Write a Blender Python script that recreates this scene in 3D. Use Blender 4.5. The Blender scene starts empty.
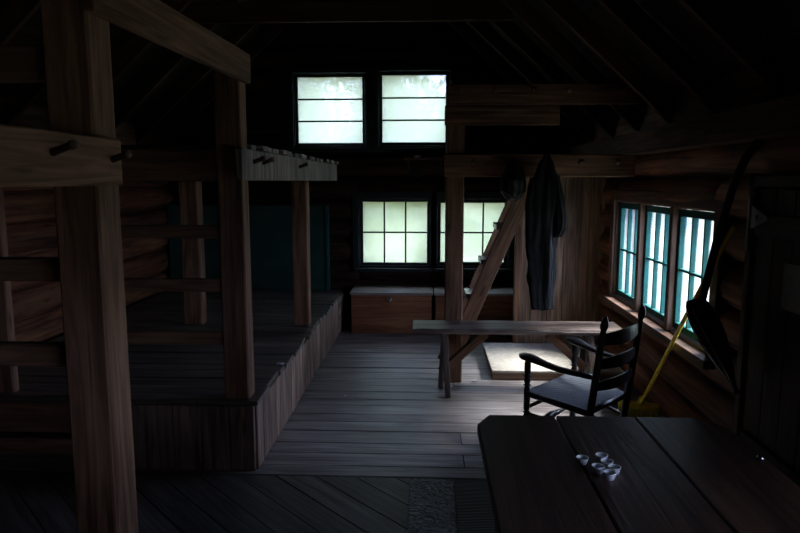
import bpy, bmesh, math, random
from mathutils import Vector, Matrix, Euler, noise
random.seed(7)
R = math.radians
scene = bpy.context.scene
col = scene.collection

# ------------------------------------------------------------ camera, light
cam_d = bpy.data.cameras.new('camera'); cam = bpy.data.objects.new('camera', cam_d); col.objects.link(cam)
cam_d.sensor_width = 36; cam_d.lens = 28.8; cam_d.clip_start = .05
cam.location = (0, 0, 1.6); cam.rotation_euler = (R(90-7.61), 0, R(2.394))
scene.camera = cam
scene.view_settings.view_transform = 'Standard'; scene.view_settings.look = 'None'
scene.view_settings.exposure = 0.25; scene.view_settings.gamma = 1; scene.view_settings.use_curve_mapping = False
scene.cycles.use_denoising = True
scene.cycles.max_bounces = 8; scene.cycles.diffuse_bounces = 5; scene.cycles.transparent_max_bounces = 12
scene.cycles.sample_clamp_indirect = 4

world = bpy.data.worlds.new('overcast_sky'); scene.world = world; world.use_nodes = True
wn = world.node_tree.nodes; wl = world.node_tree.links
bg = wn['Background']
SKY = 11.5
tc = wn.new('ShaderNodeTexCoord'); nz = wn.new('ShaderNodeTexNoise'); nz.inputs['Scale'].default_value = 2.2
wl.new(tc.outputs['Generated'], nz.inputs['Vector'])
cr = wn.new('ShaderNodeValToRGB'); wl.new(nz.outputs['Fac'], cr.inputs[0])
cr.color_ramp.elements[0].position = .35; cr.color_ramp.elements[0].color = (.44, .55, 1, 1)
cr.color_ramp.elements[1].position = .65; cr.color_ramp.elements[1].color = (.64, .72, 1, 1)
wl.new(cr.outputs[0], bg.inputs['Color']); bg.inputs['Strength'].default_value = SKY

# veiled sun on the window side of the cabin
SUN = 30
sd = bpy.data.lights.new('sun', 'SUN'); sd.energy = SUN; sd.angle = R(28); sd.color = (1, .97, .9)
so = bpy.data.objects.new('sun', sd); col.objects.link(so)
so.rotation_euler = Vector((-.62, .05, -.76)).to_track_quat('-Z', 'Y').to_euler()

YF_ = -1.6
def portal(loc, rot, sx, sy):
    d = bpy.data.lights.new('window_portal', 'AREA'); d.shape = 'RECTANGLE'; d.size = sx; d.size_y = sy
    d.cycles.is_portal = True
    o = bpy.data.objects.new('window_portal', d); col.objects.link(o); o.location = loc; o.rotation_euler = rot
for x0, x1, z0, z1 in ((-1.42, -.71, 2.0, 2.73), (-.49, .21, 2.0, 2.74), (-.72, .01, .68, 1.38), (.14, .87, .68, 1.38)):
    portal(((x0+x1)/2, 7.24, (z0+z1)/2), (R(-90), 0, 0), x1-x0, z1-z0)
portal((1.74, .50, 1.03), (0, R(90), 0), .74, 1.7)
portal((1.74, 4.56, 1.03), (0, R(90), 0), .74, 1.9)

# ------------------------------------------------------------ materials
def mat(name): 
    m = bpy.data.materials.new(name); m.use_nodes = True
    return m, m.node_tree.nodes, m.node_tree.links, m.node_tree.nodes['Principled BSDF']
def wood(name, dark, light, rough=.75, grain=1.0, bump=.35, spec=.3, tonev=.35, knots=True, coat=0):
    """boards: grain runs along x of the 'gc' attribute, each board has its own 'tone'"""
    m, n, l, b = mat(name)
    at = n.new('ShaderNodeAttribute'); at.attribute_name = 'gc'
    tn = n.new('ShaderNodeAttribute'); tn.attribute_name = 'tone'
    mp = n.new('ShaderNodeMapping'); mp.inputs['Scale'].default_value = (1.6*grain, 26*grain, 26*grain)
    l.new(at.outputs['Vector'], mp.inputs['Vector'])
    g = n.new('ShaderNodeTexNoise'); g.inputs['Scale'].default_value = 1; g.inputs['Detail'].default_value = 6; g.inputs['Distortion'].default_value = 1.2
    l.new(mp.outputs[0], g.inputs['Vector'])
    mp2 = n.new('ShaderNodeMapping'); mp2.inputs['Scale'].default_value = (1.2, 4, 4); l.new(at.outputs['Vector'], mp2.inputs['Vector'])
    s = n.new('ShaderNodeTexNoise'); s.inputs['Scale'].default_value = 1.6; s.inputs['Detail'].default_value = 4
    l.new(mp2.outputs[0], s.inputs['Vector'])
    mx = n.new('ShaderNodeMath'); mx.operation = 'MULTIPLY_ADD'; mx.inputs[1].default_value = .65
    l.new(g.outputs['Fac'], mx.inputs[0])
    m2 = n.new('ShaderNodeMath'); m2.operation = 'MULTIPLY'; m2.inputs[1].default_value = .45; l.new(s.outputs['Fac'], m2.inputs[0])
    l.new(m2.outputs[0], mx.inputs[2])
    r = n.new('ShaderNodeValToRGB'); l.new(mx.outputs[0], r.inputs[0])
    r.color_ramp.elements[0].position = .42; r.color_ramp.elements[0].color = (*dark, 1)
    r.color_ramp.elements[1].position = .68; r.color_ramp.elements[1].color = (*light, 1)
    src = r.outputs[0]
    if knots:
        v = n.new('ShaderNodeTexVoronoi'); v.inputs['Scale'].default_value = 1
        mk = n.new('ShaderNodeMapping'); mk.inputs['Scale'].default_value = (1.7, 7, 7); l.new(at.outputs['Vector'], mk.inputs['Vector']); l.new(mk.outputs[0], v.inputs['Vector'])
        kr = n.new('ShaderNodeMapRange'); kr.inputs['From Min'].default_value = .06; kr.inputs['From Max'].default_value = .13
        kr.inputs['To Min'].default_value = .45; l.new(v.outputs['Distance'], kr.inputs['Value'])
        km = n.new('ShaderNodeMix'); km.data_type = 'RGBA'; km.blend_type = 'MULTIPLY'; km.inputs['Factor'].default_value = 1
        l.new(src, km.inputs['A']); l.new(kr.outputs[0], km.inputs['B']); src = km.outputs['Result']
    hs = n.new('ShaderNodeHueSaturation')
    tr = n.new('ShaderNodeMapRange'); tr.inputs['To Min'].default_value = 1-tonev; tr.inputs['To Max'].default_value = 1+tonev
    l.new(tn.outputs['Fac'], tr.inputs['Value']); l.new(tr.outputs[0], hs.inputs['Value']); l.new(src, hs.inputs['Color'])
    l.new(hs.outputs[0], b.inputs['Base Color'])
    rr = n.new('ShaderNodeMapRange'); rr.inputs['To Min'].default_value = rough-.12; rr.inputs['To Max'].default_value = min(1, rough+.15)
    l.new(s.outputs['Fac'], rr.inputs['Value']); l.new(rr.outputs[0], b.inputs['Roughness'])
    b.inputs['Specular IOR Level'].default_value = spec
    if coat: b.inputs['Coat Weight'].default_value = coat; b.inputs['Coat Roughness'].default_value = .25
    bp = n.new('ShaderNodeBump'); bp.inputs['Strength'].default_value = bump; bp.inputs['Distance'].default_value = .01
    l.new(mx.outputs[0], bp.inputs['Height']); l.new(bp.outputs[0], b.inputs['Normal'])
    return m
def plain(name, c, rough=.6, metal=0, var=.15, scale=30, spec=.5, bump=.1):
    m, n, l, b = mat(name)
    t = n.new('ShaderNodeTexCoord'); z = n.new('ShaderNodeTexNoise'); z.inputs['Scale'].default_value = scale; z.inputs['Detail'].default_value = 4
    l.new(t.outputs['Object'], z.inputs['Vector'])
    r = n.new('ShaderNodeValToRGB'); l.new(z.outputs['Fac'], r.inputs[0])
    r.color_ramp.elements[0].position = .3; r.color_ramp.elements[0].color = tuple(x*(1-var) for x in c)+(1,)
    r.color_ramp.elements[1].position = .7; r.color_ramp.elements[1].color = tuple(min(1, x*(1+var)) for x in c)+(1,)
    l.new(r.outputs[0], b.inputs['Base Color'])
    b.inputs['Roughness'].default_value = rough; b.inputs['Metallic'].default_value = metal; b.inputs['Specular IOR Level'].default_value = spec
    bp = n.new('ShaderNodeBump'); bp.inputs['Strength'].default_value = bump; bp.inputs['Distance'].default_value = .005
    l.new(z.outputs['Fac'], bp.inputs['Height']); l.new(bp.outputs[0], b.inputs['Normal'])
    return m

M = {}
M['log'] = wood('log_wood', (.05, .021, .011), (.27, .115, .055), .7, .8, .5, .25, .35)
M['roof'] = wood('roof_board', (.012, .007, .005), (.045, .026, .017), .85, 1, .3, .2, .3)
M['logdark'] = wood('shaded_log_wood', (.012, .006, .004), (.075, .036, .02), .8, .8, .5, .2, .35)  # darker log wood, shade of the back and front walls put into its colour
M['rafter'] = wood('rafter_wood', (.04, .021, .013), (.13, .072, .045), .8, 1, .3, .2, .2)
M['timber'] = wood('bunk_timber', (.088, .042, .022), (.285, .155, .092), .75, 1, .5, .3, .15)
M['weather'] = wood('weathered_board', (.09, .07, .062), (.42, .37, .35), .7, 1, .8, .35, .25)
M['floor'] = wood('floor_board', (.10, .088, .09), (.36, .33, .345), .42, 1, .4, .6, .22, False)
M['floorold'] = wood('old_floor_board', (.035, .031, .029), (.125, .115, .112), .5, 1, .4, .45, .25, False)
M['deck'] = wood('deck_board', (.045, .036, .03), (.18, .155, .14), .5, 1, .5, .45, .25, False)
M['plank'] = wood('plank_wall_wood', (.11, .066, .042), (.32, .215, .15), .7, 1, .4, .3, .22)
M['apron'] = wood('apron_board', (.12, .075, .055), (.42, .30, .24), .7, 1, .5, .3, .3)
M['table'] = wood('table_wood', (.017, .009, .007), (.088, .043, .031), .42, .9, .35, .45, .3, True)
M['bench'] = wood('bench_wood', (.022, .014, .011), (.17, .13, .115), .45, 1, 1.0, .5, .2)
M['chest'] = wood('chest_wood', (.16, .055, .022), (.36, .15, .07), .5, 1, .2, .4, .1, False)
M['chestlid'] = wood('chest_lid_wood', (.20, .17, .16), (.42, .38, .36), .32, 1, .1, .6, .1, False)
M['peg'] = wood('peg_wood', (.08, .05, .03), (.22, .14, .09), .7, 1, .2)
M['casing'] = wood('casing_wood', (.055, .03, .02), (.17, .10, .07), .7, 1, .3)
M['door'] = wood('door_wood', (.02, .013, .01), (.07, .045, .03), .7, 1, .3)
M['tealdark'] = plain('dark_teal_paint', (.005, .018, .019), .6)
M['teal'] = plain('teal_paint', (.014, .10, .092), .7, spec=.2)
M['tealpanel'] = plain('teal_panel_paint', (.015, .062, .05), .6, var=.3, scale=4)
M['black'] = plain('black_paint', (.010, .011, .014), .3, var=.3, spec=.6)
M['seat'] = plain('woven_seat', (.17, .185, .21), .45)
M['coat'] = plain('dark_cloth', (.006, .007, .0065), .8, var=.5, scale=12, bump=.3, spec=.25)
M['mesh'] = plain('dark_nylon', (.016, .02, .018), .5, var=.5, scale=20)
M['yellow'] = plain('yellow_plastic', (.85, .68, .04), .3)
M['bristle'] = plain('yellow_bristle', (.8, .68, .07), .7)
M['porcelain'] = plain('white_porcelain', (.84, .87, .93), .15, var=.03, bump=.0)
M['metal'] = plain('dull_steel', (.6, .61, .64), .25, 1)
M['iron'] = plain('pale_painted_iron', (.25, .26, .25), .6, .2)
M['paper'] = plain('old_paper', (.35, .35, .33), .9)
M['white'] = plain('white_paper', (.75, .76, .8), .6)
M['dark'] = plain('earth', (.02, .018, .015), 1)
M['shovel'] = plain('black_enamel', (.010, .012, .014), .35, var=.4, scale=8)
M['leaf'] = plain('leaf_green', (.17, .215, .11), .6, var=.35, scale=3)
M['bark'] = plain('bark', (.12, .09, .07), .9)
M['meadow'] = plain('meadow', (.088, .096, .055), .95, var=.3, scale=1.5)

# ribbed rubber / crinkled plastic mats
def mat_ribbed():
    m, n, l, b = mat('ribbed_rubber'); t = n.new('ShaderNodeTexCoord')
    w = n.new('ShaderNodeTexWave'); w.bands_direction = 'Y'; w.inputs['Scale'].default_value = 22; w.inputs['Distortion'].default_value = .4
    l.new(t.outputs['Object'], w.inputs['Vector'])
    b.inputs['Base Color'].default_value = (.03, .036, .045, 1); b.inputs['Roughness'].default_value = .4
    bp = n.new('ShaderNodeBump'); bp.inputs['Strength'].default_value = .8; bp.inputs['Distance'].default_value = .01
    l.new(w.outputs['Fac'], bp.inputs['Height']); l.new(bp.outputs[0], b.inputs['Normal']); return m
def mat_crinkle():
    m, n, l, b = mat('worn_glossy_mat'); t = n.new('ShaderNodeTexCoord')
    v = n.new('ShaderNodeTexNoise'); v.inputs['Scale'].default_value = 14; v.inputs['Detail'].default_value = 6; v.inputs['Distortion'].default_value = 2.5
    l.new(t.outputs['Object'], v.inputs['Vector'])
    r = n.new('ShaderNodeValToRGB'); l.new(v.outputs['Fac'], r.inputs[0])
    r.color_ramp.elements[0].position = .42; r.color_ramp.elements[0].color = (.02, .022, .028, 1)
    r.color_ramp.elements[1].position = .66; r.color_ramp.elements[1].color = (.16, .18, .23, 1)
    l.new(r.outputs[0], b.inputs['Base Color']); b.inputs['Roughness'].default_value = .3
    bp = n.new('ShaderNodeBump'); bp.inputs['Strength'].default_value = 1; bp.inputs['Distance'].default_value = .02
    l.new(v.outputs['Fac'], bp.inputs['Height']); l.new(bp.outputs[0], b.inputs['Normal']); return m
M['ribbed'] = mat_ribbed(); M['crinkle'] = mat_crinkle()
def mat_osb():
    m, n, l, b = mat('chip_board'); t = n.new('ShaderNodeTexCoord')
    v = n.new('ShaderNodeTexVoronoi'); v.inputs['Scale'].default_value = 28; v.inputs['Randomness'].default_value = 1
    mp = n.new('ShaderNodeMapping'); mp.inputs['Scale'].default_value = (1, 2.2, 1); mp.inputs['Rotation'].default_value = (0, 0, .5)
    l.new(t.outputs['Object'], mp.inputs['Vector']); l.new(mp.outputs[0], v.inputs['Vector'])
    sp = n.new('ShaderNodeSeparateColor'); l.new(v.outputs['Color'], sp.inputs[0])
    r = n.new('ShaderNodeValToRGB'); l.new(sp.outputs[0], r.inputs[0])
    r.color_ramp.elements[0].color = (.46, .42, .37, 1); r.color_ramp.elements[1].color = (.70, .67, .62, 1)
    l.new(r.outputs[0], b.inputs['Base Color']); b.inputs['Roughness'].default_value = .55
    return m
M['osb'] = mat_osb()
def mat_pane(name, lo, hi, tint):
    m, n, l, b = mat(name); n.remove(b)
    out = n['Material Output']
    t = n.new('ShaderNodeTexCoord'); z = n.new('ShaderNodeTexNoise'); z.inputs['Scale'].default_value = 3.0; z.inputs['Detail'].default_value = 6
    l.new(t.outputs['Object'], z.inputs['Vector'])
    r = n.new('ShaderNodeMapRange'); r.inputs['From Min'].default_value = .35; r.inputs['From Max'].default_value = .65
    r.inputs['To Min'].default_value = lo; r.inputs['To Max'].default_value = hi
    l.new(z.outputs['Fac'], r.inputs['Value'])
    a = n.new('ShaderNodeBsdfTransparent'); a.inputs[0].default_value = (.97, .98, .98, 1)
    c = n.new('ShaderNodeBsdfTranslucent'); c.inputs[0].default_value = tint
    mx = n.new('ShaderNodeMixShader'); l.new(r.outputs[0], mx.inputs[0]); l.new(a.outputs[0], mx.inputs[1]); l.new(c.outputs[0], mx.inputs[2])
    g = n.new('ShaderNodeBsdfGlossy'); g.inputs['Roughness'].default_value = .1
    m3 = n.new('ShaderNodeMixShader'); m3.inputs[0].default_value = .04
    l.new(mx.outputs[0], m3.inputs[1]); l.new(g.outputs[0], m3.inputs[2]); l.new(m3.outputs[0], out.inputs[0]); return m
M['pane'] = mat_pane('hazy_pane', .5, .75, (.38, .43, .28, 1)); M['misty'] = mat_pane('misty_pane', .62, .85, (.47, .51, .39, 1)); M['clear'] = mat_pane('dusty_pane', .08, .2, (.3, .34, .36, 1))

# ------------------------------------------------------------ mesh builder
class MB:
    def __init__(s): s.v = []; s.f = []; s.gc = []; s.tn = []; s.sm = []
    def add(s, vs, fs, gcs, tone, smooth=False):
        k = len(s.v); s.v += [tuple(v) for v in vs]; s.gc += [tuple(g) for g in gcs]; s.tn += [tone]*len(vs)
        s.f += [tuple(k+i for i in f) for f in fs]; s.sm += [smooth]*len(fs)
    def box(s, c, d, rot=None, ax=None, ch=.004, tone=None, jit=0):
        """chamfered box, centre c, dims d, optional rotation matrix, grain axis"""
        h = [x/2 for x in d]; ch = min(ch, min(h)*.45)
        if ax is None: ax = max(range(3), key=lambda i: d[i])
        off = [random.uniform(0, 40) for _ in range(3)]
        V = []; idx = {}
        for sx in (-1, 1):
            for sy in (-1, 1):
                for sz in (-1, 1):
                    j = [random.uniform(-jit, jit) for _ in range(3)]
                    for a in range(3):
                        p = [sx*(h[0]-ch), sy*(h[1]-ch), sz*(h[2]-ch)]
                        p[a] += (sx, sy, sz)[a]*ch
                        idx[(sx, sy, sz, a)] = len(V); V.append(Vector([p[i]+j[i] for i in range(3)]))
        F = []
        def q(*k): F.append([idx[x] for x in k])
        for g in (-1, 1):
            ring = [(-1, -1), (1, -1), (1, 1), (-1, 1)]
            q(*[(g, a, b, 0) for a, b in ring]); q(*[(a, g, b, 1) for a, b in ring]); q(*[(a, b, g, 2) for a, b in ring])
        for a in (-1, 1):
            for b in (-1, 1):
                q((a, b, -1, 0), (a, b, 1, 0), (a, b, 1, 1), (a, b, -1, 1))
                q((a, -1, b, 0), (a, 1, b, 0), (a, 1, b, 2), (a, -1, b, 2))
                q((-1, a, b, 1), (1, a, b, 1), (1, a, b, 2), (-1, a, b, 2))
                for e in (-1, 1): q((a, b, e, 0), (a, b, e, 1), (a, b, e, 2))
        G = []
        for v in V:
            g = [v[ax], v[(ax+1) % 3], v[(ax+2) % 3]]; G.append([g[i]+off[i] for i in range(3)])
        if rot is not None: V = [rot @ v for v in V]
        V = [v+Vector(c) for v in V]
        s.add(V, F, G, random.random() if tone is None else tone)
        return s
    def bar(s, p, q, w, t, up=(0, 0, 1), **k):
        """board from p to q, width w along the side axis, thickness t along up"""
        p, q = Vector(p), Vector(q); x = (q-p).normalized(); u = Vector(up)
        y = u.cross(x).normalized(); z = x.cross(y)
        m = Matrix((x, y, z)).transposed()
        return s.box((p+q)/2, ((q-p).length, w, t), m, 0, **k)
    def tube(s, pts, rad, n=12, tone=None, smooth=True, wob=0, clampz=None, flat=(1, 1)):
        pts = [Vector(p) for p in pts]
        if not hasattr(rad, '__len__'): rad = [rad]*len(pts)
        off = [random.uniform(0, 40) for _ in range(3)]
        V = []; G = []; L = 0; prev = None
        for i, p in enumerate(pts):
            d = (pts[min(i+1, len(pts)-1)]-pts[max(i-1, 0)]).normalized()
            if prev is None:
                u = d.orthogonal().normalized() if abs(d.z) > .9 else d.cross(Vector((0, 0, 1))).normalized()
            else:
                u = (prev-d*prev.dot(d)).normalized()
            prev = u; w = d.cross(u)
            if i: L += (pts[i]-pts[i-1]).length
            for k in range(n):
                a = 2*math.pi*k/n; r = rad[i]
                if wob: r *= 1+wob*noise.noise(Vector((L*1.5+off[0], math.cos(a)*.9+off[1], math.sin(a)*.9)))
                v = p+u*(math.cos(a)*r*flat[0])+w*(math.sin(a)*r*flat[1])
                if clampz: v.z = min(max(v.z, clampz[0]), clampz[1])
                V.append(v); G.append((L+off[0], math.cos(a)*r+off[1], math.sin(a)*r+off[2]))
        F = []
        for i in range(len(pts)-1):
            for k in range(n):
                F.append((i*n+k, i*n+(k+1) % n, (i+1)*n+(k+1) % n, (i+1)*n+k))
        F.append(tuple(range(n))[::-1]); F.append(tuple((len(pts)-1)*n+k for k in range(n)))
        s.add(V, F, G, random.random() if tone is None else tone, smooth); return s
    def lathe(s, p, q, prof, n=14, **k):
        """prof: list of (t, r) from p to q"""
        p, q = Vector(p), Vector(q)
        return s.tube([p.lerp(q, t) for t, r in prof], [r for t, r in prof], n, **k)
    def build(s, name, m, parent=None, kind=None):
        me = bpy.data.meshes.new(name); me.from_pydata(s.v, [], s.f); me.update()
        a = me.attributes.new('gc', 'FLOAT_VECTOR', 'POINT'); a.data.foreach_set('vector', [x for g in s.gc for x in g])
        b = me.attributes.new('tone', 'FLOAT', 'POINT'); b.data.foreach_set('value', s.tn)
        me.polygons.foreach_set('use_smooth', s.sm)
        bm = bmesh.new(); bm.from_mesh(me); bmesh.ops.recalc_face_normals(bm, faces=bm.faces); bm.to_mesh(me); bm.free()
        me.materials.append(m)
        o = bpy.data.objects.new(name, me); col.objects.link(o)
        if parent is not None:
            o.parent = parent
            if parent.type == 'EMPTY' or parent.parent is not None:
                base = parent
                while base is not None: 
                    if base.type == 'EMPTY': break
                    base = base.parent
                if base is not None and parent.type == 'EMPTY': o.location = -Vector(base.location)
        if kind: o['kind'] = kind
        return o
def tag(o, label, cat, group=None):
    o['label'] = label; o['category'] = cat
    if group: o['group'] = group
    return o
def thing(name, loc, label, cat, group=None):
    o = bpy.data.objects.new(name, None); col.objects.link(o); o.location = loc; o.empty_display_size = .1
    return tag(o, label, cat, group)
def struct(o): o['kind'] = 'structure'; return o
def copy_tree(o, parent=None):
    c = o.copy(); col.objects.link(c)
    if parent is not None: c.parent = parent
    for ch in [x for x in bpy.data.objects if x.parent == o]: copy_tree(ch, c)
    return c

XL, XR, YB, YF = -2.88, 1.60, 7.10, -1.6
EAVE, SL = 1.98, .92
XM = (XL+XR)/2
RIDGE = EAVE+SL*(XR-XM)

# ------------------------------------------------------------ floor
fl = MB()
y = 3.30; ws = [.13, .17, .15, .19, .16, .14, .18]; i = 0
while y < YB+.3:
    w = ws[i % 7]; i += 1
    x = XL-.2
    while x < XR+.2:
        L = random.choice([5.2, 5.2, 5.2, 5.2, 3.3]); L = min(L, XR+.25-x)
        if L < .3: break
        fl.box((x+L/2, y+w/2, -.02+random.uniform(-.002, .002)), (L-.004, w-.007, .04), ax=0, ch=.003); x += L
    y += w
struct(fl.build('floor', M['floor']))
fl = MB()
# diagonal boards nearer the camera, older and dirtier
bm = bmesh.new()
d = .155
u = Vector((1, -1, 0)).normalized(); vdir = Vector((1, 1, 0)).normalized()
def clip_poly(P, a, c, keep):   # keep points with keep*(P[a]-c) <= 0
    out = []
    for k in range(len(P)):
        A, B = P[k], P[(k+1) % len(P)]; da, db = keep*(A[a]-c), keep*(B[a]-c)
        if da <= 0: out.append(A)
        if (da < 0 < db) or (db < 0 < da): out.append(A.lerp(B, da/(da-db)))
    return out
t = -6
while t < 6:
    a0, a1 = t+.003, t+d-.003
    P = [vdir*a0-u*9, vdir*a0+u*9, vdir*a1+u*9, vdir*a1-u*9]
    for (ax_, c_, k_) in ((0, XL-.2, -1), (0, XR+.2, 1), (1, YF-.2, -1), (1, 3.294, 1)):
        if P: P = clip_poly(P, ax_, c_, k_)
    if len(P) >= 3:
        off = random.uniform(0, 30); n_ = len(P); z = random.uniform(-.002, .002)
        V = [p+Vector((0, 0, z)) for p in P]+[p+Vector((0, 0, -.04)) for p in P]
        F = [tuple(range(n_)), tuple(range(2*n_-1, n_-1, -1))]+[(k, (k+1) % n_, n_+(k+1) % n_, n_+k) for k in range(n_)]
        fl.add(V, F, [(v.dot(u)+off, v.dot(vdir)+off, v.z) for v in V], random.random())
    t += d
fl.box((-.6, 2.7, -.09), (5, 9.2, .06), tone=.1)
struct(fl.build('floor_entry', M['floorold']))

# ------------------------------------------------------------ log walls
LP = .235
def log_wall(name, axis, fixed, a0, a1, z0, ztop, openings, side, zoff=0, lim=None):
    """logs along axis ('x' or 'y') lying with their inner face near `fixed`; side = direction outward"""
    mb = MB(); z = z0+LP/2+zoff; k = 0
    while z < ztop+LP*.4:
        r = LP/2*random.uniform(1.0, 1.07)
        cut = sorted({a0, a1, *[o[0] for o in openings if o[2] < z+r and o[3] > z-r], *[o[1] for o in openings if o[2] < z+r and o[3] > z-r]})
        lo, hi = a0, a1
        if lim: lo, hi = lim(z, r)
        tone = random.random(); wav = random.uniform(-.008, .008)
        for s0, s1 in zip(cut, cut[1:]):
            s0, s1 = max(s0, lo), min(s1, hi)
            if s1-s0 < .02: continue
            mid = (s0+s1)/2; cl = None; skip = False
            for o in openings:
                if o[0]-1e-6 <= mid <= o[1]+1e-6 and o[2] < z+r and o[3] > z-r:
                    if z-r > o[2]-.06 and z+r < o[3]+.06: skip = True
                    elif z > (o[2]+o[3])/2: cl = (max(cl[0], o[3]) if cl else o[3], 99)
                    else: cl = (-99, o[2])
            if skip: continue
            n = max(2, int((s1-s0)/.18)); pts = []
            for i in range(n+1):
                a = s0+(s1-s0)*i/n
                bow = .012*math.sin(a*1.3+k)+wav
                c = fixed+side*(LP/2+bow*side)
                zz = z+.010*math.sin(a*.9+k*2.1)
                pts.append((a, c, zz) if axis == 'x' else (c, a, zz))
            mb.tube(pts, r, 16, tone=tone, wob=.10, clampz=cl)
        # dark moss/chinking strip behind the joint
        z += LP; k += 1
    return mb
# back wall, with the four windows
WB = [(-1.46, -.67, 1.975, 2.76), (-.53, .25, 1.975, 2.78), (-.755, .045, .65, 1.41), (.11, .91, .65, 1.41)]
def gable(z, r):
    w = (XR-XM)-(z-EAVE)/SL+.22 if z > EAVE else 3
    return XM-w, XM+w
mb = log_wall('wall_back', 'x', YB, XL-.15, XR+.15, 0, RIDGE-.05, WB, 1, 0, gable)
# backing that closes the joints (solid wall core)
def core(mb, axis, fixed, a0, a1, z0, z1, ops, side):
    xs = sorted({a0, a1, *[o[0] for o in ops], *[o[1] for o in ops]}); zs = sorted({z0, z1, *[o[2] for o in ops], *[o[3] for o in ops]})
    for p, q in zip(xs, xs[1:]):
        for s, t_ in zip(zs, zs[1:]):
            cx_, cz = (p+q)/2, (s+t_)/2
            if any(o[0] < cx_ < o[1] and o[2] < cz < o[3] for o in ops): continue
            c = fixed+side*LP/2
            d = (q-p, .07, t_-s)
            if axis == 'x': mb.box((cx_, c, cz), d, ch=.0001, tone=.1)
            else: mb.box((c, cx_, cz), (d[1], d[0], d[2]), ch=.0001, tone=.1)
core(mb, 'x', YB, XL-.15, XR+.15, 0, EAVE+.1, [o if o[3] < EAVE else (o[0], o[1], o[2], EAVE+.1) for o in WB], 1)
z = EAVE+.1
while z < RIDGE:
    w = (XR-XM)-(z+.05-EAVE)/SL+.19
    cuts = [o for o in WB if o[3] > 2 and o[2] < z+.03 < o[3]]
    xs = sorted([XM-w, XM+w]+[v for o in cuts for v in o[:2]])
    for a, b in zip(xs, xs[1:]):
        if not any(o[0] < (a+b)/2 < o[1] for o in cuts): mb.box(((a+b)/2, YB+LP/2, z+.03), (b-a, .07, .0605), ch=.0001, tone=.1)
    z += .06
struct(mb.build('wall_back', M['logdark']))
mb = log_wall('wall_left', 'y', XL, YF-.15, YB+.2, 0, EAVE, [], -1, -.11)
core(mb, 'y', XL, YF, YB+.2, 0, EAVE+.1, [], -1)
mb.box((XL-.02, 2.75, 2.07), (.04, 9, .26), ch=.001)
struct(mb.build('wall_left', M['log']))
WR = (3.60, 5.50, .62, 1.44); WR2 = (-.36, 1.40, .62, 1.44)
mb = log_wall('wall_right', 'y', XR, YF-.15, YB+.2, 0, EAVE, [WR, WR2], 1, -.02)
core(mb, 'y', XR, YF, YB+.2, 0, EAVE+.1, [WR, WR2], 1)
mb.box((XR+.02, 2.75, 2.07), (.04, 9, .26), ch=.001)
struct(mb.build('wall_right', M['log']))
WF = []
mb = log_wall('wall_front', 'x', YF, XL-.15, XR+.15, 0, RIDGE-.05, WF, -1, -.08, gable)
core(mb, 'x', YF, XL-.15, XR+.15, 0, 2.1, WF, -1)
for j in range(8):
    z0 = 2.1+j*.25; w = (XR-XM)-(z0+.1-EAVE)/SL+.15
    if w > .1: mb.box((XM, YF-LP/2, z0+.12), (2*w, .07, .26), ch=.0001)
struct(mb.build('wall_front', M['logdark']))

# roof boards: run along Y, laid on the rafters
for sgn, nm in ((1, 'ceiling_right'), (-1, 'ceiling_left')):
    mb = MB(); n_ = 15
    slope_len = math.hypot(1, SL)*(XR-XM+.35)
    dirv = Vector((sgn, 0, -SL)).normalized(); nor = Vector((sgn*SL, 0, 1)).normalized()
    w = slope_len/n_
    rot = Matrix((dirv, Vector((0, 1, 0)), dirv.cross(Vector((0, 1, 0))))).transposed()
    for k in range(n_):
        c = Vector((XM, 0, RIDGE+.02))+dirv*(w*(k+.5))+nor*(.13+.004*(k % 2))+Vector((0, (YF+YB)/2, 0))
        mb.box(c, (w+.012, YB-YF+.8, .03), rot, 1, ch=.003)
    struct(mb.build(nm, M['roof']))
ridge = MB().box((XM, (YB+YF)/2, RIDGE-.02), (.06, YB-YF+.3, .2)); struct(ridge.build('ridge_beam', M['rafter']))
struct(MB().box((XM, (YB+YF)/2, RIDGE+.17), (.6, YB-YF+.8, .04)).build('ceiling_ridge', M['roof']))
for k in range(13):
    y = 7.05-.66*k-.04
    if y < YF: break
    for sgn in (1, -1):
        top = Vector((XM+sgn*.03, y, RIDGE-.02)); bot = Vector((XM+sgn*(XR-XM+.18), y, RIDGE-.02-SL*(XR-XM+.15)))
        nor = Vector((sgn*SL, 0, 1)).normalized()
        r_ = MB().bar(top+nor*.045, bot+nor*.045, .045, .12, up=nor)
        struct(r_.build('rafter', M['rafter']))
for y in (4.50, 5.16):
    c = MB().box((XM, y, 2.90), (2*(RIDGE-2.90)/SL+.1, .045, .15)); struct(c.build('collar_tie', M['rafter']))
# plates along the eaves
struct(MB().box((1.52, 2.85, 1.865), (.14, 8.4, .15)).build('trim_1', M['rafter']))
struct(MB().box((-2.82, 2.85, 1.865), (.14, 8.4, .15)).build('trim_2', M['log']))

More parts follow.
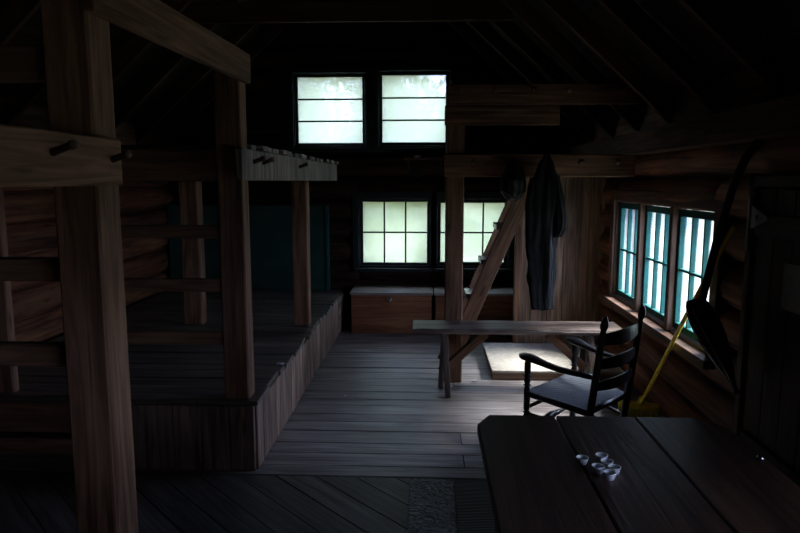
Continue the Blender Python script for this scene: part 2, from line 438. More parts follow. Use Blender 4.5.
# ------------------------------------------------------------ windows
def window(n, c, w, h, cols, rows, axis, out, fr, mun, casing, mund=.03, glass=None):
    """c = centre of glass. axis 'x' lies along X (back wall), 'y' along Y (right wall)"""
    def P(a, dd, z): return (c[0]+a, c[1]+dd*out, c[2]+z) if axis == 'x' else (c[0]+dd*out, c[1]+a, c[2]+z)
    def D(a, dd, z): return (a, dd, z) if axis == 'x' else (dd, a, z)
    f = MB(); b = .045
    f.box(P(0, 0, h/2+b/2), D(w+2*b, .045, b)); f.box(P(0, 0, -h/2-b/2), D(w+2*b, .045, b))
    f.box(P(-w/2-b/2, 0, 0), D(b, .045, h)); f.box(P(w/2+b/2, 0, 0), D(b, .045, h))
    root = f.build('window_%d' % n, fr); struct(root)
    m_ = MB()
    for i in range(1, cols): m_.box(P(-w/2+w*i/cols, 0, 0), D(.017, mund, h), ch=.003)
    for j in range(1, rows): m_.box(P(0, .001, -h/2+h*j/rows), D(w, mund*.8, .017), ch=.003)
    m_.build('muntins', mun, root)
    g = MB(); g.box(P(0, .010, 0), D(w, .003, h), ch=.0005); g.build('pane', glass or (M['pane'] if axis == 'x' else M['clear']), root)
    return root
wins = [(-1.065, 2.368, .71, .705, 1, 3), (-.147, 2.378, .69, .715, 1, 3), (-.355, 1.03, .715, .68, 3, 2), (.508, 1.03, .705, .66, 3, 2)]
for n, (x, z, w, h, c_, r_) in enumerate(wins):
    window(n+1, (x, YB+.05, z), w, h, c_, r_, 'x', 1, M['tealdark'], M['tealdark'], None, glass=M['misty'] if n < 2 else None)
for n, (y0, y1) in enumerate(((4.90, 5.46), (4.27, 4.83), (3.64, 4.20))):
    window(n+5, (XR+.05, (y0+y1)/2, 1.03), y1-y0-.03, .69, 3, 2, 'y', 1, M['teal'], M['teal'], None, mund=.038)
# window beside the camera
for n, (y0, y1) in enumerate(((-.32, .20), (.26, .78), (.84, 1.36))):
    window(n+8, (XR+.05, (y0+y1)/2, 1.03), y1-y0-.03, .69, 3, 2, 'y', 1, M['teal'], M['teal'], None, mund=.038)
# casings and jambs
cs = MB()
for (a, b, c, d) in WB:
    for xx in (a-.035, b+.035):
        if xx > .2 and xx < .2: continue
        cs.box((xx, YB-.005, (c+d)/2), (.07, .03, d-c+.10), ax=2)
    cs.box(((a+b)/2, YB-.008, d+.035), (b-a+.02, .03, .08)); cs.box(((a+b)/2, YB-.025, c-.035), (b-a+.1, .07, .04))
    for xx in (a+.004, b-.004): cs.box((xx, YB+.11, (c+d)/2), (.02, .22, d-c), ax=2)
    for zz in (c+.002, d-.002): cs.box(((a+b)/2, YB+.11, zz), (b-a, .22, .02))
struct(cs.build('trim_3', M['tealdark']))
cs = MB()
for (a, b, c, d), mids in ((WR, (4.235, 4.865)), (WR2, (.23, .81))):
    cs.box((XR-.005, (a+b)/2, d+.045), (.03, b-a+.2, .09)); cs.box((XR-.02, (a+b)/2, c-.03), (.10, b-a+.2, .05))
    for yy in (a-.045, b+.045): cs.box((XR-.005, yy, (c+d)/2), (.03, .09, d-c+.02), ax=2)
    for yy in mids: cs.box((XR+.03, yy, 1.03), (.09, .055, d-c), ax=2)
    for yy in (a+.004, b-.004): cs.box((XR+.11, yy, 1.03), (.22, .02, d-c), ax=2)
    for zz in (c+.002, d-.002): cs.box((XR+.11, (a+b)/2, zz), (.22, b-a, .02))
struct(cs.build('trim_4', M['casing']))

# ------------------------------------------------------------ outside
g = MB(); 
nx, ny = 24, 18
V = []; 
for j in range(ny+1):
    for i in range(nx+1):
        x = -40+80*i/nx; y = -30+80*j/ny
        z = -.6+max(0, y-9)*.16+max(0, x-4)*-.02+.3*noise.noise(Vector((x*.1, y*.1, 0)))
        V.append((x, y, z))
F = [(j*(nx+1)+i, j*(nx+1)+i+1, (j+1)*(nx+1)+i+1, (j+1)*(nx+1)+i) for j in range(ny) for i in range(nx)]
g.add(V, F, V, .5, True); struct(g.build('ground_outside', M['meadow']))
def ground_z(x, y): return -.6+max(0, y-9)*.16+max(0, x-4)*-.02
def tree_leaves(h, rad, n, s, base):
    mb = MB()
    for _ in range(n):
        while True:
            p = Vector((random.uniform(-1, 1), random.uniform(-1, 1), random.uniform(-1, 1)))
            if .25 < p.length < 1: break
        p = Vector((p.x*rad, p.y*rad, base+(h-base)*(p.z*.5+.5)))
        p.x += .3*noise.noise(p); p.y += .3*noise.noise(p+Vector((9, 0, 0)))
        e = Euler([random.uniform(0, 6.28) for _ in range(3)]).to_matrix(); k = s*random.uniform(.6, 1.2)
        V = [p+e @ Vector(q) for q in ((-k, 0, 0), (0, -k*.45, .02), (k, 0, 0), (0, k*.45, .02))]
        mb.add(V, [(0, 1, 2, 3)], V, random.random())
    return mb
specs = [(-7.5, 19, 7), (-4.6, 15.5, 4.6), (-2.7, 19.5, 5.6), (-.6, 16.5, 4.0), (2.3, 20.5, 5.6), (3.6, 15, 4.4), (7.2, 17.5, 6.5)]
lab = ['tallest leafy tree outside, left of the upper left window', 'leafy bush outside behind the left end of the back wall', 'leafy tree seen through the upper left window',
       'low leafy bush seen through the lower left back window', 'leafy tree seen through the lower right back window', 'leafy bush outside behind the plank partition', 'tall leafy tree outside behind the right back corner']
for (x, y, h), lb in zip(specs, lab):
    t = thing('leafy_tree', (x, y, ground_z(x, y)-.1), lb, 'tree', 'trees outside behind the cabin')
    tr = MB().tube([(0, 0, -.2), (.05, 0, h*.35), (0, .05, h*.8)], [.12, .09, .03], 8); o = tr.build('trunk', M['bark'], t); o.location = (0, 0, 0)
    o = tree_leaves(h, h*.36, 2600, .13, h*.05).build('foliage', M['leaf'], t); o.location = (0, 0, 0)

# ------------------------------------------------------------ sleeping platform (left)
PX = -.93
pf = thing('sleeping_platform', (PX, 3.34, 0), 'low grey board sleeping platform along the left log wall', 'platform')
dk = MB(); y = 3.345; 
while y < 7.04:
    w = random.choice([.13, .15, .17]); w = min(w, 7.05-y)
    if w < .03: break
    rag = random.uniform(-.012, .022)
    dk.box(((-2.86+PX+rag)/2, y+w/2, .388+random.uniform(-.003, .003)), (PX+rag+2.86, w-.006, .026), ax=0); y += w
dk.build('deck', M['deck'], pf)
ap = MB(); y = 3.36
while y < 6.5:
    w = random.choice([.11, .13, .15, .17]); w = min(w, 6.52-y)
    if w < .03: break
    ap.box((PX-.012+.015*(y-3.3)/3.3, y+w/2, .187+random.uniform(-.002, .003)), (.024, w-.004, .372), ax=2); y += w
ap.build('side_apron', M['apron'], pf)
e_ = MB(); e_.box((PX-.01+.015, 6.78, .19), (.03, .46, .36), ax=1); e_.build('end_board', M['apron'], pf)
fa = MB(); x = -1.72
while x < PX-.03:
    w = min(.16, PX-.012-x); fa.box((x+w/2, 3.352, .187), (w-.004, .024, .372), ax=2, tone=.2); x += w
fa.build('front_apron', M['apron'], pf)
MB().box((-2.3, 3.355, .29), (1.14, .03, .17)).build('front_rail', M['timber'], pf)
MB().box((-2.3, 3.345, .125), (1.14, .03, .09)).build('front_rail', M['timber'], pf)
jo = MB()
for x in (-2.6, -2.0, -1.5): jo.box((x, 5.2, .32), (.05, 3.6, .10))
for x in (-2.6, -2.0, -1.5):
    for y in (3.9, 5.2, 6.6): jo.box((x, y, .135), (.09, .09, .27), ax=2)
jo.build('joists', M['timber'], pf)

# bunk frame standing on and in front of the platform
bk = thing('bunk_frame', (-1.1, 2.08, 0), 'heavy timber bunk frame with upper deck over the left platform', 'bunk bed')
def post(x0, x1, y0, y1, z0, z1, m='timber', par=bk, tone=None):
    return MB().box(((x0+x1)/2, (y0+y1)/2, (z0+z1)/2), (x1-x0, y1-y0, z1-z0), ax=2, ch=.008, tone=tone).build('post', M[m], par)
def beam(name, p, q, m='timber', par=bk, **k):
    return MB().box([(a+b)/2 for a, b in zip(p, q)], [abs(b-a) for a, b in zip(p, q)], ch=.006, **k).build(name, M[m], par)
post(-1.19, -1.043, 2.0, 2.15, 0, 2.75)
post(-1.105, -.968, 3.35, 3.47, .406, 2.25)
post(-1.10, -.97, 5.16, 5.28, .406, 1.60)
post(-2.02, -1.865, 5.16, 5.28, .406, 1.60)
post(-2.47, -2.33, 3.40, 3.46, .406, 2.20)
def peg(p, d, L=.09, r=.011, par=None):
    p = Vector(p); return MB().lathe(p, p+Vector(d)*L, [(0, r), (.75, r*.9), (.8, r*1.25), (1, r*1.1)], 10).build('peg', M['peg'], par)
nb = beam('side_beam', (-1.042, .2, 1.585), (-1.005, 2.10, 1.735))
peg((-1.005, 1.70, 1.675), (.9, -.1, .3), .08, par=nb); peg((-1.005, 2.03, 1.667), (.9, -.1, .3), .07, par=nb); peg((-1.005, 1.1, 1.67), (.9, -.1, .3), .08, par=nb)
tr_ = MB().bar((-1.025, 1.98, 2.185), (-.95, 3.45, 2.185), .035, .15); tr_.build('top_rail', M['timber'], bk)
fs = beam('fascia', (-.967, 3.22, 1.603), (-.925, 6.62, 1.765), 'weather', ax=2)
for y in (3.42, 3.62, 4.65): peg((-.925, y, 1.70), (.8, -.3, .25), .085, .012, par=fs)
beam('cross_beam', (-2.86, 3.37, 1.60), (-1.105, 3.45, 1.765))
beam('cross_beam', (-2.86, 5.22, 1.60), (-.97, 5.30, 1.765))
beam('cross_beam', (-2.86, 6.52, 1.60), (-.97, 6.60, 1.765))
ld = MB(); y = 3.48
while y < 6.62:
    w = random.choice([.10, .13, .16]); rag = random.uniform(-.03, .02)
    ld.box(((-2.86-.925+rag)/2, y+w/2, 1.782+random.uniform(-.003, .004)), (-.925+rag+2.86, w-.008, .028), ax=0); y += w
ld.build('upper_deck', M['weather'], bk)
for z in (1.31, 1.02): beam('guard_rail', (-2.86, 2.03, z-.038), (-1.19, 2.08, z+.038), tone=.1)
beam('cross_beam', (-2.86, 2.03, 1.92), (-1.19, 2.12, 2.025))
for z in (.745, 1.04, 1.33): beam('rung', (-1.86, 3.37, z-.036), (-1.105, 3.40, z+.036), tone=0)
beam('stile', (-1.92, 3.40, .402), (-1.84, 3.46, 1.76), tone=0)

# teal panel standing at the back of the platform
tp = thing('teal_panel', (-1.9, 6.97, .40), 'dark teal painted board panel at the back of the platform', 'panel')
q = MB(); q.box((-2.42, 6.96, .871), (.86, .03, .935), ax=2); q.box((-1.54, 6.96, .871), (.88, .03, .935), ax=2); q.build('boards', M['tealpanel'], tp)
MB().box((-1.085, 6.955, .872), (.035, .06, .937), ax=2).build('edge_trim', M['teal'], tp)

# ------------------------------------------------------------ centre loft frame with coat pegs
lf = thing('pegged_loft', (.21, 5.0, 0), 'timber post with pegged cross beams holding the right loft', 'loft frame')
post(.145, .285, 4.96, 5.09, 0, 2.30, 'timber', lf)
ub = beam('peg_rail', (.15, 4.92, 2.165), (1.56, 4.96, 2.315), par=lf, tone=.3)
beam('guard_board', (.13, 4.925, 2.015), (.99, 4.96, 2.163), par=lf, tone=.2)
lb = beam('peg_rail', (.13, 4.92, 1.63), (1.56, 4.96, 1.80), par=lf, tone=.4)
for x in (460, 493, 529, 563, 598): peg(((x-427)/640*4.92, 4.92, 2.255), (0, -.9, .25), .06, .013, par=ub)
for x in (472, 577, 612): peg(((x-427)/640*4.92, 4.92, 1.73), (0, -.9, .3), .06, .013, par=lb)
d_ = MB(); y = 4.98
while y < 7.06:
    w = min(.16, 7.08-y); d_.box((.89 if y > 5.1 else .93, y+w/2, 1.70), (1.36 if y > 5.1 else 1.25, w-.004, .03), ax=0); y += w
d_.build('loft_deck', M['roof'], lf)

# ladder
la = thing('loft_ladder', (.17, 5.3, 0), 'steep wooden step ladder rising right to the loft', 'ladder')
for yy, nm in ((5.165, 0), (5.50, 1)):
    MB().bar((.155, yy, .03), (.84, yy, 1.66), .04, .12, up=(0, 1, 0) if 0 else (-.92, 0, .39), ch=.004).build('stringer', M['timber'], la)
for k in range(1, 6):
    z = .09+.285*k; x = .155+.42*z
    MB().box((x-.03, 5.3325, z), (.16, .293, .045), ax=1).build('tread', M['chestlid'], la)  # pale wood paints the window's reflection into the treads

# plank partition
pw = MB(); x = .875
for w in (.10, .15, .14, .15, .12, .10):
    pw.box((x+w/2, 5.97+random.uniform(-.004, .004), .845), (w-.005, .03, 1.68), ax=2); x += w
struct(pw.build('wall_partition', M['plank']))
struct(MB().box((.85, 5.99, .845), (.05, .09, 1.68), ax=2).build('trim_5', M['timber']))

# chip board step
st = thing('low_step', (1.05, 5.6, 0), 'low pale chip-board step in front of the plank partition', 'step')
MB().box((1.065, 5.49, .073), (1.06, .90, .018), ch=.002).build('top_sheet', M['osb'], st)
s_ = MB(); s_.box((1.065, 5.065, .032), (1.05, .035, .062)); s_.box((.56, 5.5, .032), (.035, .83, .062)); s_.box((1.07, 5.9, .032), (1.0, .035, .062)); s_.build('frame', M['plank'], st)

# ------------------------------------------------------------ storage chests
def chest(x0, x1, label, latch):
    c = thing('storage_chest', ((x0+x1)/2, 6.8, 0), label, 'chest', 'wooden chests under the back windows')
    b = MB(); y0, y1, h = 6.60, 7.06, .41
    b.box(((x0+x1)/2, y0+.01, h/2+.004), (x1-x0, .02, h), ax=0); b.box(((x0+x1)/2, y1-.01, h/2+.004), (x1-x0, .02, h), ax=0)
    for x in (x0+.01, x1-.01): b.box((x, (y0+y1)/2, h/2+.004), (.02, y1-y0-.04, h), ax=1)
    b.box(((x0+x1)/2, (y0+y1)/2, .02), (x1-x0-.04, y1-y0-.04, .02)); b.build('body', M['chest'], c)
    MB().box(((x0+x1)/2, (y0+y1)/2-.01, .428), (x1-x0+.03, y1-y0+.02, .026), ch=.008).build('lid', M['chestlid'], c)
    k = MB().box((x0+.40, y0-.006, .378), (.05, .012, .03), ch=.005)
    k.lathe((x0+.41, y0-.012, .366), (x0+.41, y0-.05, .366), [(0, .010), (.3, .012), (.55, .022), (.8, .022), (1, .008)], 14); k.build('latch', M['metal'], c)
chest(-.79, .055, 'reddish wooden chest under the lower left back window, with a metal latch', 1)
chest(.095, .97, 'wooden chest under the lower right back window, behind the post and ladder', 0)

bg_ = MB()
pts = [(1.0-.10, 6.42+.01*math.sin(t), z) for t, z in ((0, .005), (1, .05), (2, .12), (3, .19), (4, .23))]
bg_.tube(pts, [.07, .09, .08, .05, .015], 14, wob=.4); tag(bg_.build('dark_bag', M['shovel']), 'dark glossy bag on the floor at the right end of the chests', 'bag')

# ------------------------------------------------------------ bench
be = thing('plank_bench', (.67, 4.77, 0), 'long worn plank bench in the middle of the floor', 'bench')
n = 26; V = []; F = []; G = []
for i in range(n+1):
    x = -.10+1.55*i/n
    for (yy, zz) in ((4.63, .478), (4.62, .50), (4.63, .518), (4.92, .520), (4.93, .50), (4.92, .478)):
        jy = .008*noise.noise(Vector((x*9, yy*3, zz*30))); jz = .006*noise.noise(Vector((x*11, zz*40, 3)))
        V.append((x, yy+jy, zz+jz)); G.append((x, yy, zz))
for i in range(n):
    for k in range(6): F.append((i*6+k, i*6+(k+1) % 6, (i+1)*6+(k+1) % 6, (i+1)*6+k))
F += [tuple(range(6)), tuple(n*6+k for k in range(6))]
s_ = MB(); s_.add(V, F, G, .6); s_.build('seat', M['bench'], be)
for x, sx in ((.15, 1), (1.22, -1)):
    for xb, yb_, yt in ((x+.015, 4.60, 4.67), (x-.035, 4.83, 4.86)):
        MB().bar((xb, yb_, .006), (x-.01, yt, .478), .042, .05, up=(0, 1, 0)).build('leg', M['bench'], be)
    MB().bar((x+sx*.02, 4.765, .20), (x+sx*.30, 4.765, .46), .08, .06, up=(0, 0, 1)).build('brace', M['timber'], be)

# ------------------------------------------------------------ rocking chair
FL, BL, BR, FR = Vector((.57, 3.51, 0)), Vector((.83, 3.21, 0)), Vector((1.107, 3.5, 0)), Vector((.922, 3.909, 0))
back = Vector((.53, -.85, 0))
rc = thing('rocking_chair', (.857, 3.532, 0), 'black slat-back rocking chair with woven seat between table and window', 'rocking chair')
def Z(v, z, b=0): return v+back*b+Vector((0, 0, z))
def turned(p, q, rings, r=.019, n=14):
    prof = [(0, r*.85), (.03, r)]
    for t_ in rings: prof += [(t_-.03, r*.95), (t_-.012, r*.62), (t_, r*1.25), (t_+.012, r*.62), (t_+.03, r*.95)]
    prof += [(.97, r), (1, r*.8)]
    return MB().lathe(p, q, prof, n)
for P in (FL, FR): turned(Z(P, .06), Z(P, .605), (.45, .74, .84)).build('front_post', M['black'], rc)
for P in (BL, BR):
    pr = [(0, .017), (.3, .020), (.88, .018), (.915, .012), (.925, .018), (.945, .021), (.97, .018), (1, .006)]
    a_, b_ = Z(P, .06, -.02), Z(P, .94, .10); m_ = MB(); pts = [a_.lerp(b_, t_)+back*(.035*(t_*t_-t_)) for t_, r in pr]
    m_.tube(pts, [r for t_, r in pr], 14); m_.build('back_post', M['black'], rc)
# slats, slightly bowed
for z, h in ((.815, .070), (.685, .060), (.565, .055)):
    b0 = .0+.10*(z-.06)/.88-.01
    A, B = Z(BL, z, b0), Z(BR, z, b0); n = 10; V = []; F = []
    for i in range(n+1):
        t_ = i/n; c = A.lerp(B, t_)+back*(.035*math.sin(math.pi*t_)); hh = h/2*(.75+.35*math.sin(math.pi*t_))
        for (o, zz) in ((-.005, -hh), (.005, -hh), (.005, hh), (-.005, hh)): V.append(c+back*o+Vector((0, 0, zz)))
    for i in range(n):
        for k in range(4): F.append((i*4+k, i*4+(k+1) % 4, (i+1)*4+(k+1) % 4, (i+1)*4+k))
    F += [(0, 1, 2, 3), tuple(n*4+k for k in range(4))]
    m_ = MB(); m_.add(V, F, V, .5); m_.build('back_slat', M['black'], rc)
# woven seat: strands wrapped between the rails (herringbone height)
n = 28; V = []; F = []
for s_i, zz in ((0, .428), (1, .40)):
    for i in range(n+1):
        for j in range(n+1):
            u_, v_ = i/n, j/n
            p = FL.lerp(FR, u_).lerp(BL.lerp(BR, u_), v_)
            sag = -.014*math.sin(math.pi*u_)*math.sin(math.pi*v_)+(.0018 if ((i//2+j) % 2) else 0)
            V.append(p+Vector((0, 0, zz+sag)))
N1 = (n+1)**2
for i in range(n):
    for j in range(n):
        a = i*(n+1)+j; F.append((a, a+1, a+n+2, a+n+1)); F.append((N1+a, N1+a+n+1, N1+a+n+2, N1+a+1))
edge = [j for j in range(n+1)]+[(i)*(n+1)+n for i in range(1, n+1)]+[n*(n+1)+j for j in range(n-1, -1, -1)]+[i*(n+1) for i in range(n-1, 0, -1)]
for k in range(len(edge)): a, b = edge[k], edge[(k+1) % len(edge)]; F.append((a, b, N1+b, N1+a))
m_ = MB(); m_.add(V, F, V, .5); m_.build('seat', M['seat'], rc)
for A, B in ((FL, FR), (FL, BL), (FR, BR), (BL, BR)):
    MB().tube([Z(A, .412), Z(A.lerp(B, .5), .412), Z(B, .412)], .017, 10).build('seat_rail', M['black'], rc)
for A, B, z in ((FL, BL, .30), (FL, BL, .20), (FR, BR, .30), (FR, BR, .20), (BL, BR, .26)):
    MB().lathe(Z(A, z), Z(B, z), [(0, .008), (.5, .0125), (1, .008)], 10).build('stretcher', M['black'], rc)
for z in (.33, .21):
    MB().lathe(Z(FL, z), Z(FR, z), [(0, .009), (.3, .012), (.36, .018), (.38, .012), (.42, .020), (.5, .024), (.58, .020), (.62, .012), (.64, .018), (.7, .012), (1, .009)], 12).build('stretcher', M['black'], rc)
for A, B in ((FL, BL), (FR, BR)):
    # arm
    n = 14; a0 = A-back*.055; V = []; F = []
    side = (B-A).normalized().cross(Vector((0, 0, 1)))
    for i in range(n+1):
        t_ = i/n; c = a0.lerp(B+back*.03, t_); z = .617+.018*math.cos(t_*6)*.4-.012*t_
        w = .028+.022*math.exp(-((t_-.10)/.16)**2)-.006*t_
        if i == 0: w *= .55
        if i == n: w = .016
        for (o, zz) in ((-w, 0), (-w*.8, -.011), (w*.8, -.011), (w, 0), (w*.8, .010), (-w*.8, .010)): V.append(c+side*o+Vector((0, 0, z+zz)))
    for i in range(n):
        for k in range(6): F.append((i*6+k, i*6+(k+1) % 6, (i+1)*6+(k+1) % 6, (i+1)*6+k))
    F += [tuple(range(6)), tuple(n*6+k for k in range(6))]
    m_ = MB(); m_.add(V, F, V, .5, True); m_.build('armrest', M['black'], rc)
    # rocker: from a little in front of the front post to behind the back post
    dr = (B-A).normalized(); m_ = MB(); pts = []
    for i in range(15):
        s_ = -.12+(.12+(B-A).length+.26)*i/14; mid = (B-A).length/2+.03
        pts.append(A+dr*s_+Vector((0, 0, .028+.16*(s_-mid)**2)))
    m_.tube(pts, .024, 8, flat=(.6, 1)); m_.build('rocker', M['black'], rc)

# ------------------------------------------------------------ table
tb = thing('plank_table', (.62, 1.5, 0), 'dark plank table with clipped corners in the foreground', 'table')
tx = [.18, .474, .760, 1.055]; y0, y1, zt = .62, 2.27, .75
for k in range(3):
    a, b = tx[k]+.003, tx[k+1]-.003; ch_ = .085; P = [(a, y0), (b, y0), (b, y1), (a, y1)]
    if k == 0: P = [(a+ch_*.6, y0), (b, y0), (b, y1), (a+ch_*.55, y1), (a, y1-ch_)]+[(a, y0+ch_)]
    if k == 2: P = [(a, y0), (b-ch_*.6, y0), (b, y0+ch_), (b, y1-ch_), (b-ch_, y1), (a, y1)]
    n_ = len(P); off = random.uniform(0, 9); cx_ = (a+b)/2; cy_ = (y0+y1)/2
    def ins(p, e): return (p[0]+(e if p[0] < cx_ else -e), p[1]+(e if p[1] < cy_ else -e))
    rings = [([ins(p, .004) for p in P], zt-.04), (P, zt-.036), (P, zt-.005), ([ins(p, .004) for p in P], zt)]
    V = []; 
    for pp, zz in rings: V += [Vector((p[0], p[1], zz)) for p in pp]
    F = [tuple(range(n_)), tuple(range(3*n_, 4*n_))]
    for r_ in range(3): F += [(r_*n_+i, r_*n_+(i+1) % n_, (r_+1)*n_+(i+1) % n_, (r_+1)*n_+i) for i in range(n_)]
    m_ = MB(); m_.add(V, F, [(v.y+off, v.x+off, v.z) for v in V], .35+.2*k); m_.build('top_board', M['table'], tb)
for y in (.95, 1.95): MB().box((.617, y, .695), (.80, .07, .028)).build('batten', M['table'], tb)
for x in (.27, .965):
    for y in (.86, 2.02): MB().box((x, y, .342), (.065, .065, .676), ax=2).build('leg', M['table'], tb)
for y in (.86, 2.02): MB().box((.6175, y, .64), (.63, .025, .075)).build('apron', M['table'], tb)

# six small cups
cupm = MB(); prof = [(.0005, .0), (.0145, .0), (.0165, .002), (.0225, .022), (.0235, .0245), (.0215, .0245), (.0205, .022), (.0150, .0045), (.0005, .004)]
n = 24; V = []; F = []
for r_, z in prof:
    for k in range(n): V.append((.8*r_*math.cos(6.28318*k/n), .8*r_*math.sin(6.28318*k/n), .85*z))
for i in range(len(prof)-1):
    for k in range(n): F.append((i*n+k, i*n+(k+1) % n, (i+1)*n+(k+1) % n, (i+1)*n+k))
F.append(tuple(range(n))[::-1]); F.append(tuple((len(prof)-1)*n+k for k in range(n)))
cupm.add(V, F, V, .5, True); cup0 = cupm.build('small_cup', M['porcelain'])
cl = ['tiny white cup standing alone at the left of the six on the table', 'tiny white cup farthest back in the cluster on the table', 'tiny white cup in the middle of the cluster on the table',
      'tiny white cup at the left of the five clustered cups', 'tiny white cup at the right end of the cluster on the table', 'tiny white cup nearest the front of the cluster on the table']
for i, (x, y) in enumerate(((.475, 1.866), (.538, 1.886), (.542, 1.843), (.507, 1.809), (.553, 1.804), (.53, 1.768))):
    o = cup0 if i == 0 else cup0.copy()
    if i: col.objects.link(o)
    o.location = (x, y, .7503); o.rotation_euler = (0, 0, i); tag(o, cl[i], 'cup', 'tiny white cups on the table')
kn = MB().lathe((1.03, 1.92, .7503), (1.03, 1.92, .765), [(0, .012), (.5, .013), (.8, .008), (1, .003)], 12)
tag(kn.build('metal_knob', M['metal']), 'small shiny metal knob lying near the right edge of the table', 'knob')

# ------------------------------------------------------------ coat and bag on the pegs
def cloth(rings, n=40, seed=0, fold=.16, nf=7):
    """rings: (x, y, z, rx, ry)"""
    V = []; F = []
    sub = 5; RR = []
    for a, b in zip(rings, rings[1:]):
        for k in range(sub):
            t_ = k/sub; t2 = t_*t_*(3-2*t_); RR.append([p+(q-p)*t2 for p, q in zip(a, b)])
    RR.append(list(rings[-1]))
    for i, (x, y, z, rx, ry) in enumerate(RR):
        for k in range(n):
            a = 6.28318*k/n
            f = 1+fold*math.sin(nf*a+seed+.25*math.sin(i*.35))*.6+fold*1.2*noise.noise(Vector((math.cos(a)*2.6+seed, math.sin(a)*2.6, z*3.5)))+fold*.7*noise.noise(Vector((math.cos(a+z*1.5)*5+seed, math.sin(a+z*1.5)*5, z*11)))
            V.append((x+rx*math.cos(a)*f, y+ry*math.sin(a)*f, z+.004*math.sin(nf*a)))
    for i in range(len(RR)-1):
        for k in range(n): F.append((i*n+k, i*n+(k+1) % n, (i+1)*n+(k+1) % n, (i+1)*n+k))
    F.append(tuple(range(n))); F.append(tuple((len(RR)-1)*n+k for k in range(n)))
    m_ = MB(); m_.add(V, F, V, .5, True); return m_
def X(px, Y=4.80): return (px-427)/640*Y
ct = thing('long_coat', (.87, 4.80, .6), 'long dark coat hanging from the lower pegged beam beside the ladder', 'coat')
cloth([(.885, 4.83, 1.79, .018, .015), (.88, 4.82, 1.73, .05, .035), (.875, 4.80, 1.60, .095, .055), (.86, 4.79, 1.38, .118, .065), (.85, 4.79, 1.12, .112, .065),
       (.86, 4.79, .90, .098, .055), (.865, 4.79, .74, .078, .045), (.87, 4.79, .64, .072, .04)], seed=1, nf=5, n=90, fold=.2).build('coat_body', M['coat'], ct)
cloth([(.94, 4.79, 1.64, .03, .035), (.965, 4.77, 1.47, .038, .04), (.985, 4.76, 1.34, .036, .036), (.985, 4.75, 1.25, .034, .032), (.965, 4.76, 1.19, .03, .026)], n=36, seed=3, fold=.2, nf=5).build('sleeve', M['coat'], ct)
cloth([(.79, 4.79, 1.62, .028, .035), (.765, 4.78, 1.42, .036, .04), (.765, 4.77, 1.22, .034, .036), (.775, 4.77, 1.10, .03, .026)], n=36, seed=5, fold=.2, nf=5).build('sleeve', M['coat'], ct)
MB().tube([(.875, 4.83, 1.77), (.865, 4.88, 1.785), (.872, 4.914, 1.79), (.88, 4.88, 1.785), (.89, 4.83, 1.77)], .004, 6).build('hanging_loop', M['coat'], ct)
hb = thing('mesh_bag', (.64, 4.80, 1.45), 'dark mesh bag hanging from the pegged beam left of the coat', 'bag')
cloth([(.645, 4.885, 1.765, .02, .02), (.645, 4.85, 1.70, .06, .04), (.64, 4.82, 1.60, .095, .07), (.64, 4.81, 1.52, .095, .07), (.64, 4.81, 1.47, .055, .05), (.64, 4.81, 1.455, .02, .02)], seed=8, n=48, fold=.10, nf=12).build('bag_body', M['mesh'], hb)
MB().tube([(.55, 4.80, 1.60), (.57, 4.745, 1.52), (.64, 4.725, 1.475), (.71, 4.745, 1.52), (.73, 4.80, 1.6)], .006, 8).build('rim', M['mesh'], hb)

# ------------------------------------------------------------ things on the right wall
br = thing('yellow_broom', (1.44, 4.27, 0), 'yellow plastic broom leaning on the right wall under the window', 'broom')
MB().tube([(1.455, 4.24, .10), (1.505, 3.70, .83), (1.55, 3.30, 1.37)], .0125, 12).build('handle', M['yellow'], br)
h_ = MB(); h_.box((1.445, 4.255, .085), (.26, .055, .045), Euler((.2, 0, -.25)).to_matrix(), ch=.014); h_.lathe((1.455, 4.25, .09), (1.457, 4.225, .16), [(0, .024), (.6, .02), (1, .015)], 12); h_.build('head', M['yellow'], br)
bs = MB()
for i in range(16):
    for j in range(4):
        x = -.115+.23*i/15; y = -.02+.04*j/3
        c = Euler((0, 0, -.25)).to_matrix() @ Vector((x, y, 0))
        bs.tube([(1.445+c.x, 4.255+c.y, .07), (1.445+c.x*1.12, 4.265+c.y*1.3, .003)], [.006, .005], 5)
o = bs.build('bristles', M['bristle'], br)

sh = thing('black_shovel', (1.42, 3.15, .6), 'black long-handled shovel hanging on the log wall beside the window', 'shovel')
MB().tube([(1.53, 3.10, 1.76), (1.50, 3.11, 1.72), (1.46, 3.13, 1.60), (1.41, 3.17, 1.30), (1.37, 3.20, .99)], [.020, .020, .018, .018, .019], 12).build('handle', M['door'], sh)
MB().tube([(1.54, 3.10, 1.745), (1.56, 3.09, 1.775), (1.535, 3.09, 1.79), (1.51, 3.10, 1.76)], .012, 8).build('hook', M['shovel'], sh)
# blade: curved pan
n = 18; mU = 10; V = []; F = []
top = Vector((1.345, 3.22, 1.01)); tip = Vector((1.47, 3.03, .58)); ax_ = (tip-top); Lb = ax_.length; axn = ax_.normalized()
sd_ = Vector((.90, .43, 0)).normalized(); sd_ = (sd_-axn*sd_.dot(axn)).normalized(); nr = axn.cross(sd_)
for th in (0, .006):
    for i in range(n+1):
        t_ = i/n; w = .10*math.sin(math.pi*min(1, t_+.06)**.62)**.8 if t_ < .97 else .02
        w = max(w, .012)
        for j in range(mU+1):
            s_ = -1+2*j/mU
            p = top+axn*(t_*Lb)+sd_*(w*s_)+nr*(.05*(1-s_*s_)*math.sin(math.pi*min(1, t_+.1))+th+.03*t_)
            V.append(p)
W_ = mU+1; NN = (n+1)*W_
for i in range(n):
    for j in range(mU):
        a = i*W_+j; F.append((a, a+1, a+W_+1, a+W_)); F.append((NN+a, NN+a+W_, NN+a+W_+1, NN+a+1))
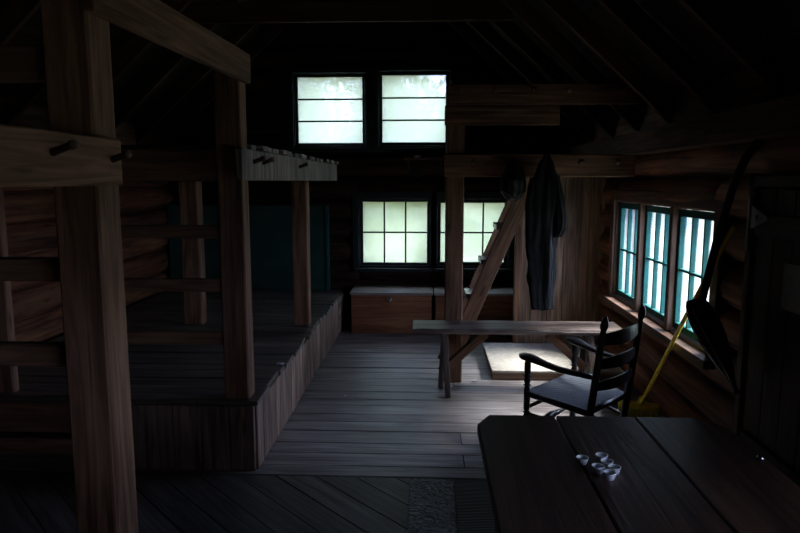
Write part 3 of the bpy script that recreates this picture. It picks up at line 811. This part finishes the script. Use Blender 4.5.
edge = [j for j in range(W_)]+[i*W_+mU for i in range(1, n+1)]+[n*W_+j for j in range(mU-1, -1, -1)]+[i*W_ for i in range(n-1, 0, -1)]
for k in range(len(edge)): a, b = edge[k], edge[(k+1) % len(edge)]; F.append((a, b, NN+b, NN+a))
m_ = MB(); m_.add(V, F, V, .5, True); m_.build('blade', M['shovel'], sh)
cs_ = 1 if nr.dot(Vector((0, 0, 1.6))-top) > 0 else -1
for s_ in (-.98, -.72):
    pts = []
    for i in range(1, n):
        t_ = i/n; w = .10*math.sin(math.pi*min(1, t_+.06)**.62)**.8
        pts.append(top+axn*(t_*Lb)+sd_*(w*s_)+nr*(.05*(1-s_*s_)*math.sin(math.pi*min(1, t_+.1))+.03*t_+(.008 if cs_ > 0 else -.002)))
    MB().tube(pts, .004, 6).build('rim', M['metal'], sh)

# plank door on the right wall
dr = MB()
y = 2.02
for k in range(7):
    dr.box((XR-.035, y+.075, .785), (.03, .148, 1.56), ax=2); y += .15
door = struct(dr.build('door_1', M['door']))
for z in (.35, 1.40): MB().box((XR-.062, 2.545, z), (.025, 1.0, .10)).build('brace', M['door'], door)
hg = MB(); V = [(XR-.052, 3.07, 1.49), (XR-.052, 3.07, 1.375), (XR-.052, 2.93, 1.425), (XR-.052, 2.93, 1.44), (XR-.082, 3.07, 1.49), (XR-.082, 3.07, 1.375), (XR-.082, 2.93, 1.425), (XR-.082, 2.93, 1.44)]
hg.add(V, [(0, 1, 2, 3), (4, 5, 6, 7), (0, 1, 5, 4), (1, 2, 6, 5), (2, 3, 7, 6), (3, 0, 4, 7)], V, .5)
hg.lathe((XR-.082, 3.02, 1.434), (XR-.088, 3.02, 1.434), [(0, .012), (1, .008)], 10); hg.build('hinge', M['iron'], door)
fr = MB(); fr.box((XR-.035, 3.115, .82), (.06, .05, 1.63), ax=2); fr.box((XR-.035, 2.55, 1.60), (.06, 1.2, .05)); fr.box((XR-.035, 1.97, .82), (.06, .05, 1.63), ax=2)
struct(fr.build('trim_6', M['casing']))
MB().box((XR-.072, 3.108, 1.40), (.012, .02, .26), ax=2).build('hinge_leaf', M['iron'], door)
tag(MB().box((XR-.0545, 2.70, 1.15), (.004, .22, .20), ch=.001).build('paper_notice', M['paper']), 'pale paper notice pinned on the dark plank door at right', 'notice')

# small shelf and its things between upper and lower back windows
sf = thing('wall_shelf', (-.05, 7.0, 1.83), 'small wooden shelf on the back wall between upper and lower windows', 'shelf')
MB().box((-.02, 6.99, 1.835), (.46, .20, .022)).build('board', M['casing'], sf)
for x in (-.2, .16): MB().box((x, 7.03, 1.775), (.025, .10, .10), ax=2).build('bracket', M['casing'], sf)
wb = MB().tube([(-.10, 6.95, 1.8465), (-.10, 6.95, 1.86), (-.10, 6.95, 1.873)], [.03, .045, .05], 14)
tag(wb.build('white_dish', M['white']), 'small white dish on the wall shelf between the windows', 'dish')
MB().box((-.12, 6.99, 1.70), (.10, .08, .10)).build('hanging_box', M['shovel'], sf)

# scraps and mats on the floor
def scrap(loc, s, label, name='paper_scrap'):
    m_ = MB(); V = []
    for th in (0, .0015):
        for i in range(5):
            for j in range(4):
                V.append((loc[0]+(i-2)*s/4+random.uniform(-.1, .1)*s/4, loc[1]+(j-1.5)*s/4, loc[2]+.004+th+abs(noise.noise(Vector((i*.9, j*.8, loc[0]*9))))*s*.35))
    F = [(i*4+j, i*4+j+1, (i+1)*4+j+1, (i+1)*4+j) for i in range(4) for j in range(3)]; F += [tuple(20+x for x in f[::-1]) for f in F]
    m_.add(V, F, V, .5); tag(m_.build(name, M['white']), label, 'paper')
scrap((.385, 5.0, .002), .045, 'small white paper scrap on the floor left of the chip-board step')
scrap((-.955, 4.05, .402), .05, 'small white paper scrap on the edge of the left platform')
scrap((-.60, 4.6, .002), .02, 'tiny white fleck on the open floor beside the platform')
m1 = MB(); m1.box((.032, 2.79, .0065), (.228, .96, .009), ch=.003); tag(m1.build('worn_mat', M['crinkle']), 'worn mat with shiny crinkled surface on the floor left of the table', 'mat')
m2 = MB(); m2.box((.265, 2.79, .0065), (.225, .96, .009), ch=.003); tag(m2.build('ribbed_mat', M['ribbed']), 'dark ribbed mat on the floor between the shiny mat and the table', 'mat')
